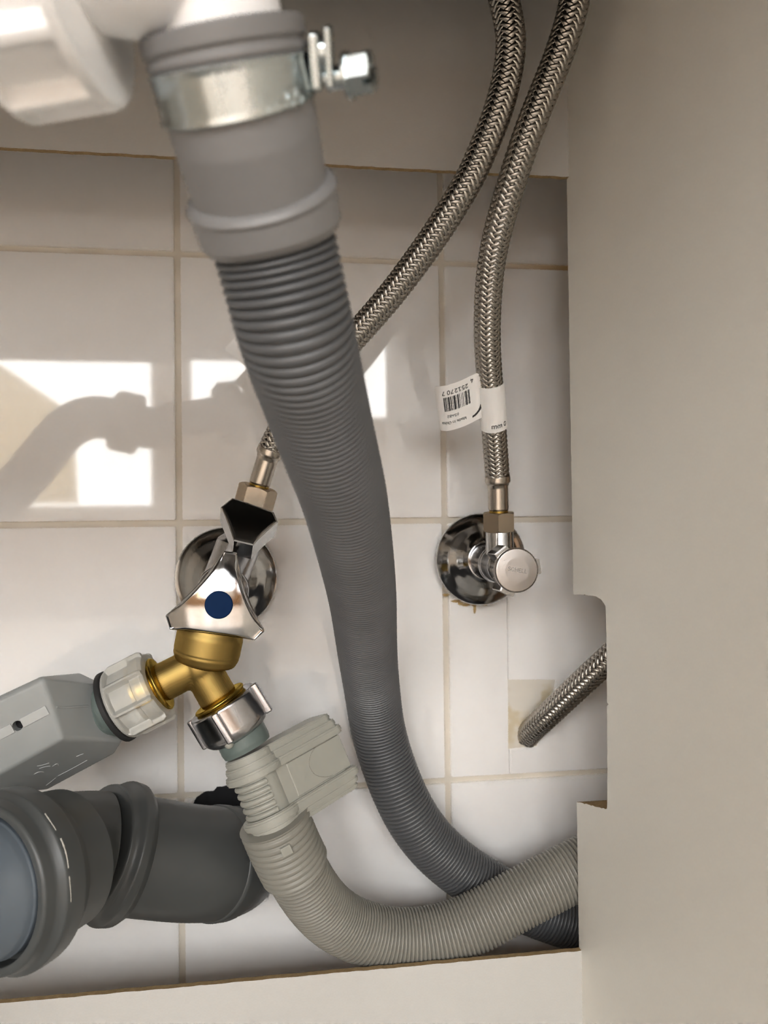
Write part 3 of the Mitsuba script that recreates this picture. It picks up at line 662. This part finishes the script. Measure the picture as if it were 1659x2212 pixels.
# upper knob, its face turned upwards
kc2 = P(539, 1124, 0.083); kax = unit(np.array([0.12, -0.80, 0.62]))
Ru = frame(kax, (1, 0, 0.12)); Su = mpp3(kc2)
def ku(ang, r, half): a = math.radians(ang); t = np.array([-math.sin(a), math.cos(a)]); c = r * np.array([math.cos(a), math.sin(a)]); return (tuple(c - t * half), tuple(c + t * half))
def on_plane(x, y, o, R): r = P(x, y, 0.05) - CAM; q = CAM + r * (((o - CAM) @ R[:, 2]) / (r @ R[:, 2])) - o; return (q @ R[:, 0], q @ R[:, 1])
kp = [on_plane(x, y, kc2, Ru) for x, y in ((601, 1126), (592, 1105), (502, 1074), (477, 1094), (505, 1167), (547, 1177))]
k_poly = tri_poly([(kp[0], kp[1]), (kp[2], kp[3]), (kp[4], kp[5])], [-0.0002, 0.0003, 0.0003])
part(cv, 'knob', put(domed(k_poly, 0.0125, 0.0010), kc2, Ru), 'm_chrome', smooth=30, label='upper faceted chrome knob')
# valve body: stem from the wall, cross arm from the hose nut down to the brass fitting
bl = P(484, 1258, 0.042); arm_top = nutl + nutl_ax * 0.0100
part(cv, 'body', cat(put(lathe(rnd([(0.0098, 0), (0.0098, 0.030), (0.0125, 0.033), (0.0125, 0.050), (0.0100, 0.053), (0.0090, 0.075)], 0.0008), 64), rl + np.array([0, 0.002, 0]), frame(hl_c - rl)),
     put(lathe(rnd([(0.0110, 0), (0.0110, 0.020), (0.0080, 0.024), (0.0080, np.linalg.norm(arm_top - bl))], 0.0008), 64), bl, frame(arm_top - bl)),
     put(lathe(rnd([(0.0085, 0), (0.0085, 0.010), (0.0062, 0.012), (0.0062, np.linalg.norm(kc2 - bl) - 0.010)], 0.0008), 48), bl, frame(kc2 - kax * 0.010 - bl))), 'm_chrome_soft', smooth=40)

# ------------------------------------------------------------------ brass Y connector
yc = thing('brass_splitter', 'brass Y splitter hanging under the blue-dotted handle between two coupling nuts', 'pipe fitting')
DY = 0.074
def rod(a, b, prof_fn, n=72): L = np.linalg.norm(b - a); return put(lathe(prof_fn(L), n), a, frame(b - a))
ct0, ct1 = P(462, 1335, DY + 0.001), P(441, 1438, DY)      # top cup, from under the handle downwards
cup = np.linalg.norm(ct1 - ct0); cr = 71 * mpp3(ct0)
cupm = put(lathe(rnd([(cr * 0.88, 0), (cr * 0.95, 0.0030), (cr * 0.92, 0.0050), (cr, 0.0078), (cr, cup * 0.70), (cr * 0.985, cup * 0.73), (cr * 0.99, cup * 0.78), (cr * 0.90, cup * 0.93), (cr * 0.62, cup)], 0.0012), 96), ct0, frame(ct1 - ct0))
yj = P(428, 1448, DY); lf = P(350, 1475, DY); rf = P(472, 1508, DY); la, ra = unit(lf - P(436, 1432, DY)), unit(rf - P(420, 1428, DY))
lr = 41 * mpp3(yj)
def leg(a, b, r):
    L = np.linalg.norm(b - a); return put(lathe([(r, 0), (r, L)], 64), a, frame(b - a))
core = mani(leg(P(441, 1428, DY), lf, lr)) + mani(leg(P(424, 1425, DY), rf, lr)) + mani(put(trimesh.creation.icosphere(3, lr * 1.12), P(432, 1438, DY), np.eye(3)))
core = tm(core.refine_to_length(0.0012)); core.merge_vertices(); trimesh.smoothing.filter_taubin(core, 0.5, 0.52, 30)
part(yc, 'body', core, 'm_brass', smooth=40)
part(yc, 'cup', cupm, 'm_brass', smooth=40)
fr_ = 60 * mpp3(lf)
for c, a in ((lf, la), (rf, ra)):
    part(yc, 'flange', put(lathe(rnd([(lr, -0.0006), (fr_ * 0.96, 0.0), (fr_, 0.0008), (fr_ * 0.96, 0.0017), (fr_ * 0.90, 0.0022), (fr_ * 0.955, 0.0027), (fr_ * 0.955, 0.0036), (fr_ * 0.9, 0.0042), (fr_ * 0.9, 0.012)], 0.0003), 96), c, frame(a)), 'm_brass_shiny', smooth=40)

# ------------------------------------------------------------------ left: stop valve box with its translucent nut
lv = thing('leak_stop_valve', 'light grey valve box with translucent nut at the left edge', 'valve')
mp = mpp3(lf); nR = 78 * mp
n0, n1 = P(341, 1479, DY), P(258, 1522, DY - 0.002); na = unit(n1 - n0); nL = np.linalg.norm(n1 - n0)
def tnut(t, r, h):
    a = (t / (2 * math.pi) * 8 + 0.15) % 1.0; rib = 1 - smooth01((min(a, 1 - a) - 0.05) / 0.05)
    deep = smooth01((h - nL * 0.30) / 0.001) * (1 - smooth01((h - nL * 0.86) / 0.001)); base = 0.0016 * (1 - rib) * deep
    return r - (base if r > nR * 0.9 else 0) + (0.0016 * rib * (1 - smooth01((h - nL * 0.80) / 0.003)) if r > nR * 0.9 else 0)
tn = lathe(rnd([(nR * 0.78, -0.0005), (nR * 0.92, -0.0003), (nR * 0.98, 0.0012)] + [(nR * 0.98, h) for h in np.linspace(0.002, nL * 0.86, 26)] + [(nR * 1.0, nL * 0.88), (nR * 1.01, nL - 0.0012), (nR * 0.97, nL), (nR * 0.80, nL)], 0.0003, 2) , 240, tnut)
part(lv, 'coupling_nut', put(tn, n0, frame(na, (0, -1, 0))), 'm_translucent', smooth=40, label='ribbed translucent coupling nut')
part(lv, 'seal_ring', put(lathe(rnd([(nR * 0.97, 0), (nR * 1.03, 0.0004), (nR * 1.03, 0.0024), (nR * 0.95, 0.0028)], 0.0003), 96), n1 + na * 0.0001, frame(na)), 'm_rubber', label='black rubber ring')
part(lv, 'neck', put(lathe(rnd([(nR * 0.80, 0), (nR * 0.78, 0.0035), (nR * 0.66, 0.0055), (nR * 0.62, 0.014)], 0.001), 72), n1 + na * 0.0025, frame(na)), 'm_sleeve')
# box: a hull whose front face is smaller than its back, sloping towards the neck
sph = m3.Manifold.sphere(0.0030, 20); DF, DBk = 0.096, 0.060
corners = [(92, 1477, DF), (129, 1590, DF), (-90, 1562, DF), (-90, 1712, DF), (168, 1469, DBk + .010), (212, 1490, DBk + .010), (250, 1594, DBk + .010), (236, 1617, DBk + .006), (208, 1629, DBk + .006), (100, 1690, DBk + .008), (70, 1691, DBk + .008), (-90, 1690, DBk), (-90, 1570, DBk)]
bm = m3.Manifold.batch_hull([sph.translate(P(*c).tolist()) for c in corners])
fx = unit(P(105, 1533, DF) - P(0, 1588, DF)); FB = np.stack([fx, np.cross(np.array([0, -1.0, 0]), fx), np.array([0, -1.0, 0])], 1)
FS = DF + 0.0030; hx = P(38, 1568, FS)
bm = bm - mani(put(lathe([(0.0021, -0.005), (0.0021, 0.002)], 32), hx, FB))
bk = part(lv, 'box', tm(bm), 'm_valve_box', smooth=30, label='light grey plastic valve box')
for a, b in (((47, 1562), (103, 1533)), ((28, 1572), (-70, 1624))):
    a, b = P(*a, FS), P(*b, FS)
    part(bk, 'raised_strip', put(rbox(np.linalg.norm(b - a), 21 * mpp3(a), 0.0012, 0.0002, 2), (a + b) / 2, FB), 'm_valve_box_strip', smooth=25)
part(bk, 'round_hole', put(lathe([(0.00206, 0), (0.00206, 0.0004)], 32), hx + np.array([0, 0.0049, 0]), FB), 'm_black')
def hit_box(x, y):                                        # the point of the box that a pixel sees
    r = unit(P(x, y, 0.05) - CAM); h = tm(bm).ray.intersects_location([CAM], [r])[0]
    return h[np.argmin(np.linalg.norm(h - CAM, axis=1))]
def bead(pts_, r): q = Path([hit_box(x, y) for x, y in pts_], 0.0004); return q.tube(np.linspace(0, q.L, 24), np.full(24, r), 8)
part(bk, 'end_ridge', bead([(122, 1527), (140, 1528), (165, 1527), (190, 1525)], 0.0005), 'm_valve_box', smooth=50)
part(bk, 'embossing', cat(*[bead(q, 0.00022) for q in ([(80, 1655), (93, 1652), (106, 1648)], [(74, 1672), (82, 1668), (94, 1668)], [(114, 1655), (122, 1650), (126, 1653)], [(125, 1676), (150, 1663), (188, 1642)], [(100, 1696), (112, 1687), (120, 1680)],
     [(165, 1634), (172, 1631), (180, 1628)], [(85, 1660), (98, 1656), (108, 1655)])]), 'm_valve_box_strip', smooth=50)

# ------------------------------------------------------------------ right: chrome nut, ribbed grey stop block, pale corrugated inlet hose
rv = thing('leak_stop_valve', 'pale grey ribbed valve block hanging from the chrome wing nut', 'valve')
w0 = P(478, 1516, DY); wa = unit(P(531, 1606, DY) - P(472, 1508, DY)); wR = 76 * mpp3(w0)
wL = 82 * mpp3(w0)
wn = lathe(rnd([(wR * 0.70, 0.0), (wR * 0.98, 0.0002), (wR, 0.0012), (wR, wL * 0.72), (wR * 0.97, wL * 0.82), (wR * 0.86, wL * 0.94), (wR * 0.70, wL)], 0.0012), 120)
nutk = part(rv, 'wing_nut', put(wn, w0, frame(wa, (0, -1, 0))), 'm_nut_chrome', smooth=40, label='chrome wing nut')
FRW = frame(wa, (0, -1, 0))
for q in range(4):
    a = math.radians(8 + 90 * q); Ra = np.array([[math.cos(a), -math.sin(a), 0], [math.sin(a), math.cos(a), 0], [0, 0, 1]])
    part(nutk, 'wing', put(put(rbox(0.0034, 0.0032, wL * 0.86, 0.0007, 2), (0, 0, 0), np.eye(3)), w0 + FRW @ (Ra @ np.array([wR + 0.0006, 0, wL * 0.44])), FRW @ Ra), 'm_nut_chrome', smooth=30)
part(nutk, 'dimple', put(trimesh.creation.icosphere(2, 0.0021), w0 + FRW @ np.array([wR * 0.80 * math.cos(0.35), wR * 0.80 * math.sin(0.35), wL * 0.92]), np.eye(3)), 'm_stop_grey', smooth=True)
b0 = w0 + wa * (wL - 0.001)
ba = unit(P(597, 1790, DY + 0.005) - P(533, 1630, DY))
part(rv, 'sleeve', put(lathe(rnd([(0.0116, 0), (0.0117, 0.0060), (0.0112, 0.0082)], 0.0006), 72), b0, frame(unit(wa + ba))), 'm_sleeve', smooth=40)
# stop block: a stadium (round at the hose, long to the right), profiled along the hose axis
k0 = P(535, 1622, DY); long_dir = unit(P(752, 1557, DY - 0.025) - P(600, 1660, DY)); long_dir = unit(long_dir - (long_dir @ ba) * ba)
RK = np.stack([long_dir, np.cross(ba, long_dir), ba], 1)
mb = mpp3(k0); RR = 62 * mb; LL = 208 * mb
def stadium(ins):
    g = Point(0, 0).buffer(RR - ins, 32).union(sbox(0, -(RR - ins) * 0.86, LL - ins, (RR - ins) * 0.86).buffer(-0.004).buffer(0.004))
    return g
kl = 184 * mb
def stack(rows):                                           # rows of (h, inset): rounded plates on top of one another
    ms = []
    for h0, h1, ins, bev in rows: ms.append(mani(bevel_extrude(stadium(ins), (h1 - h0) * kl, bev, h0 * kl, 2)))
    return tm(m3.Manifold.batch_boolean(ms, m3.OpType.Add))
blk = part(rv, 'block', put(stack([(0.02, 0.11, 0.0016, 0.0012), (0.10, 0.20, 0.0004, 0.0013), (0.19, 0.30, -0.0009, 0.0014), (0.29, 0.74, 0.0030, 0.0006), (0.73, 0.84, -0.0009, 0.0014), (0.83, 0.92, 0.0004, 0.0013), (0.91, 0.985, 0.0014, 0.0012)]), k0, RK), 'm_stop_grey', smooth=35)
for q in range(5):
    h = 0.36 + q * 0.085
    r0 = RR - 0.0026
    th = np.radians(np.linspace(100, 262, 30)); pth = Path([tuple((k0 + RK @ np.array([r0 * math.cos(a), r0 * math.sin(a), h * kl]))) for a in th], 0.0006)
    part(blk, 'grip_rib', pth.tube(np.linspace(0, pth.L, 40), np.full(40, 0.0013), 12), 'm_stop_grey', smooth=50)
# D-shaped raised outline and the flat front panel
ysgn = 1 if (RK[:, 1] @ np.array([0, -1, 0])) > 0 else -1
fy = ysgn * (RR - 0.0030) * 0.86
def on_front(u, h, out=0.0): return k0 + RK @ np.array([u, fy + ysgn * out, h * kl])
el = [on_front(LL * 0.74 + 0.0115 * math.cos(a), 0.50 + 0.205 * math.sin(a) / 1.0, 0.0) for a in np.linspace(0.55 * math.pi, 1.62 * math.pi, 40)]
pe_ = Path(el, 0.0005); part(blk, 'oval_outline', pe_.tube(np.linspace(0, pe_.L, 60), np.full(60, 0.00045), 8), 'm_stop_mid', smooth=50)
bx0 = put(rbox(LL * 0.72, 0.0016, 0.41 * kl, 0.0005, 2), (0, 0, 0), np.eye(3))
part(blk, 'front_panel', put(bx0, on_front(LL * 0.60, 0.515, -0.0004), RK), 'm_stop_grey', smooth=30)
ih = thing('inlet_hose', 'pale grey corrugated inlet hose curving right in front of the darker drain hose', 'hose')
IR = 0.0145
rows_i = [(580, 1742, .080), (602, 1797, .0785), (622, 1842, .0755), (647, 1890, .071), (681, 1942, .0635), (733, 1990, .056), (797, 2018, .0525), (870, 2029, .0512), (950, 2020, .0512), (1030, 1990, .0512), (1110, 1948, .0512), (1190, 1906, .0512), (1255, 1873, .0508), (1330, 1835, .049), (1400, 1800, .048)]
ip = Path([P(*r) for r in rows_i])
sc0, sc1 = s_at(ip, 591, 1770), s_at(ip, 640, 1878)
part(ih, 'corrugated_tube', corrugated(ip, sc1 - 0.002, ip.L, IR, 0.0021, 0.0013, 72, 8), 'm_inlet_hose', smooth=True)
sv = np.linspace(sc0, sc1, 160); ph = (sv - sc0) / (sc1 - sc0) * 10.0
rvv = IR + 0.0018 - 0.0009 * np.exp(-(((ph % 1) - 0.5) / 0.2) ** 2) - np.clip((sv - sc1 + 0.003) / 0.003, 0, 1) * 0.0014
rvv[0] = IR * 0.7; rvv[-1] = IR - 0.001
col = part(ih, 'collar', ip.tube(sv, rvv, 80), 'm_stop_mid', smooth=50)
c, t_, n_, b_ = ip.at(np.array([sc0 + 0.0062])); nv = unit((CAM - c[0]) - ((CAM - c[0]) @ t_[0]) * t_[0])
part(col, 'latch', put(rbox(0.0048, 0.0044, 0.0016, 0.0003, 2), c[0] + nv * (IR + 0.0020) + t_[0] * 0.0004, frame(nv, np.cross(t_[0], nv))), 'm_stop_grey', smooth=30)

# ------------------------------------------------------------------ grey waste pipe at the lower left
we = thing('waste_pipe_bend', 'dark grey waste pipe bend leaving the wall, with a collar at its left end', 'pipe')
WR = 0.0262
wp = Path([P(500, 1850, -0.012), P(503, 1853, 0.012), P(498, 1858, 0.027), P(470, 1863, 0.041), P(430, 1863, 0.0485), P(380, 1859, 0.053), P(330, 1852, 0.0572), P(280, 1845, 0.0612), P(235, 1838, 0.0655), P(190, 1831, 0.071), P(160, 1827, 0.075)])
sK = s_at(wp, 290, 1846); sL_ = s_at(wp, 208, 1834)
rr = lambda a, b, n=40: [(x, WR) for x in np.linspace(a, b, n)]
part(we, 'pipe', seg_tube(wp, rr(0.0, sK + 0.004), 96), 'm_waste', smooth=50)
pb = s_at(wp, 470, 1862)
part(we, 'shoulder', seg_tube(wp, smooth_rows([(pb - 0.003, WR - 0.0006), (pb - 0.002, WR + 0.0008), (pb + 0.004, WR + 0.0008), (pb + 0.005, WR - 0.0006)], 0.0006), 96), 'm_waste', smooth=50)
part(we, 'collar', seg_tube(wp, smooth_rows([(sK - 0.001, WR - 0.001), (sK, WR + 0.0012), (sK + 0.0045, WR + 0.0046), (sK + 0.0105, WR + 0.0052), (sK + 0.0125, WR + 0.0040), (sK + 0.0150, WR + 0.0026), (sL_, WR + 0.0022), (sL_ + 0.0002, WR - 0.002)], 0.0012), 96), 'm_waste', smooth=40)
wl = thing('waste_pipe_bend', 'dark grey waste pipe bend with wide open socket at the left edge', 'pipe')
wq = Path([P(212, 1835, 0.068), P(175, 1836, 0.073), P(135, 1843, 0.082), P(95, 1858, 0.096), P(55, 1880, 0.114), P(18, 1900, 0.132), P(-12, 1914, 0.146), P(-40, 1927, 0.158)])
sE = s_at(wq, 92, 1873); W2 = 0.0250
part(wl, 'pipe', seg_tube(wq, [(x, W2) for x in np.linspace(0, sE + 0.006, 50)], 96), 'm_waste', smooth=50)
c, t_, n_, b_ = wq.at(np.array([s_at(wq, 10, 1910)])); SC, SAx = c[0], t_[0]
sax = unit(np.array([-0.55, -0.83, 0.06])); ring_c = P(-22, 1918, CD - 0.292)
sock = rnd([(W2 - 0.002, -0.034), (W2 + 0.001, -0.033), (W2 + 0.0022, -0.020), (W2 + 0.0068, -0.014), (W2 + 0.0074, -0.008), (W2 + 0.0074, -0.0055), (W2 + 0.0062, -0.0045), (W2 + 0.0050, -0.0030), (W2 + 0.0046, 0.0012), (W2 + 0.0036, 0.0020), (W2 + 0.0012, 0.0020), (W2 + 0.0012, -0.006)], 0.0008)
part(wl, 'socket', put(lathe(sock, 128), ring_c, frame(sax)), 'm_waste', smooth=40)
sc_ = [ring_c + frame(sax) @ np.array([(W2 + 0.00755) * math.cos(a), (W2 + 0.00755) * math.sin(a), -0.0068]) for a in np.linspace(0, 2 * math.pi, 120)]
def scuff(a0, a1, w): 
    F3 = frame(sax, RT); pts_ = [ring_c + F3 @ np.array([(W2 + 0.0075) * math.cos(a), (W2 + 0.0075) * math.sin(a), -0.0066 + 0.0003 * math.sin(9 * a)]) for a in np.linspace(a0, a1, 30)]
    q = Path(pts_, 0.0005); s_ = np.linspace(0, q.L, 60); return q.tube(s_, w * (0.55 + 0.45 * meshkit.noise(np.stack([s_ * 900, s_ * 0, s_ * 0], 1))), 8)
part(wl, 'scuffed_edge', cat(scuff(0.30, 0.62, 0.00035), scuff(0.72, 0.95, 0.0003), scuff(-0.05, 0.22, 0.0002)), 'm_waste_scuff', smooth=50, label='pale scuffed rim edge')
di = thing('waste_pipe_insert', 'blue-grey pipe end pushed into the open socket at the left edge', 'pipe')
part(di, 'tube', put(lathe(rnd([(W2 - 0.0008, -0.0055), (W2 - 0.0006, 0.001), (W2 - 0.0010, 0.0016), (W2 - 0.0016, 0.004), (W2 - 0.0040, 0.009), (W2 - 0.0052, 0.012), (W2 - 0.0056, 0.045)], 0.0012), 96), ring_c, frame(sax)), 'm_waste_insert', smooth=40)

# ------------------------------------------------------------------ rust marks under the right escutcheon
rs = thing('rust_stain', 'thin rusty drip below the right chrome escutcheon', 'stain')
blobs = []
for x, y, w, h in [(1031, 1318, 4, 14), (1030, 1307, 8, 7), (1012, 1309, 12, 4), (990, 1301, 14, 4), (968, 1287, 10, 4), (1052, 1308, 10, 4), (1076, 1298, 12, 4), (1092, 1288, 10, 5), (1000, 1306, 8, 5)]:
    c = P(x, y, 0.0062); s = mpp3(c); g = affinity.scale(Point(0, 0).buffer(1, 12), w * s * 0.75, h * s * 0.75); v = np.array(g.exterior.coords); v *= 1 + rng.normal(0, 0.14, (len(v), 1))
    m = trimesh.creation.extrude_polygon(Polygon(v).buffer(0), 0.00022, engine='earcut'); blobs.append(put(m, (c[0], -0.00005, c[2]), np.array([[1, 0, 0], [0, 0, -1], [0, 1, 0]], float)))
part(rs, 'mark', cat(*blobs), 'm_rust', smooth=False, kind='stuff')
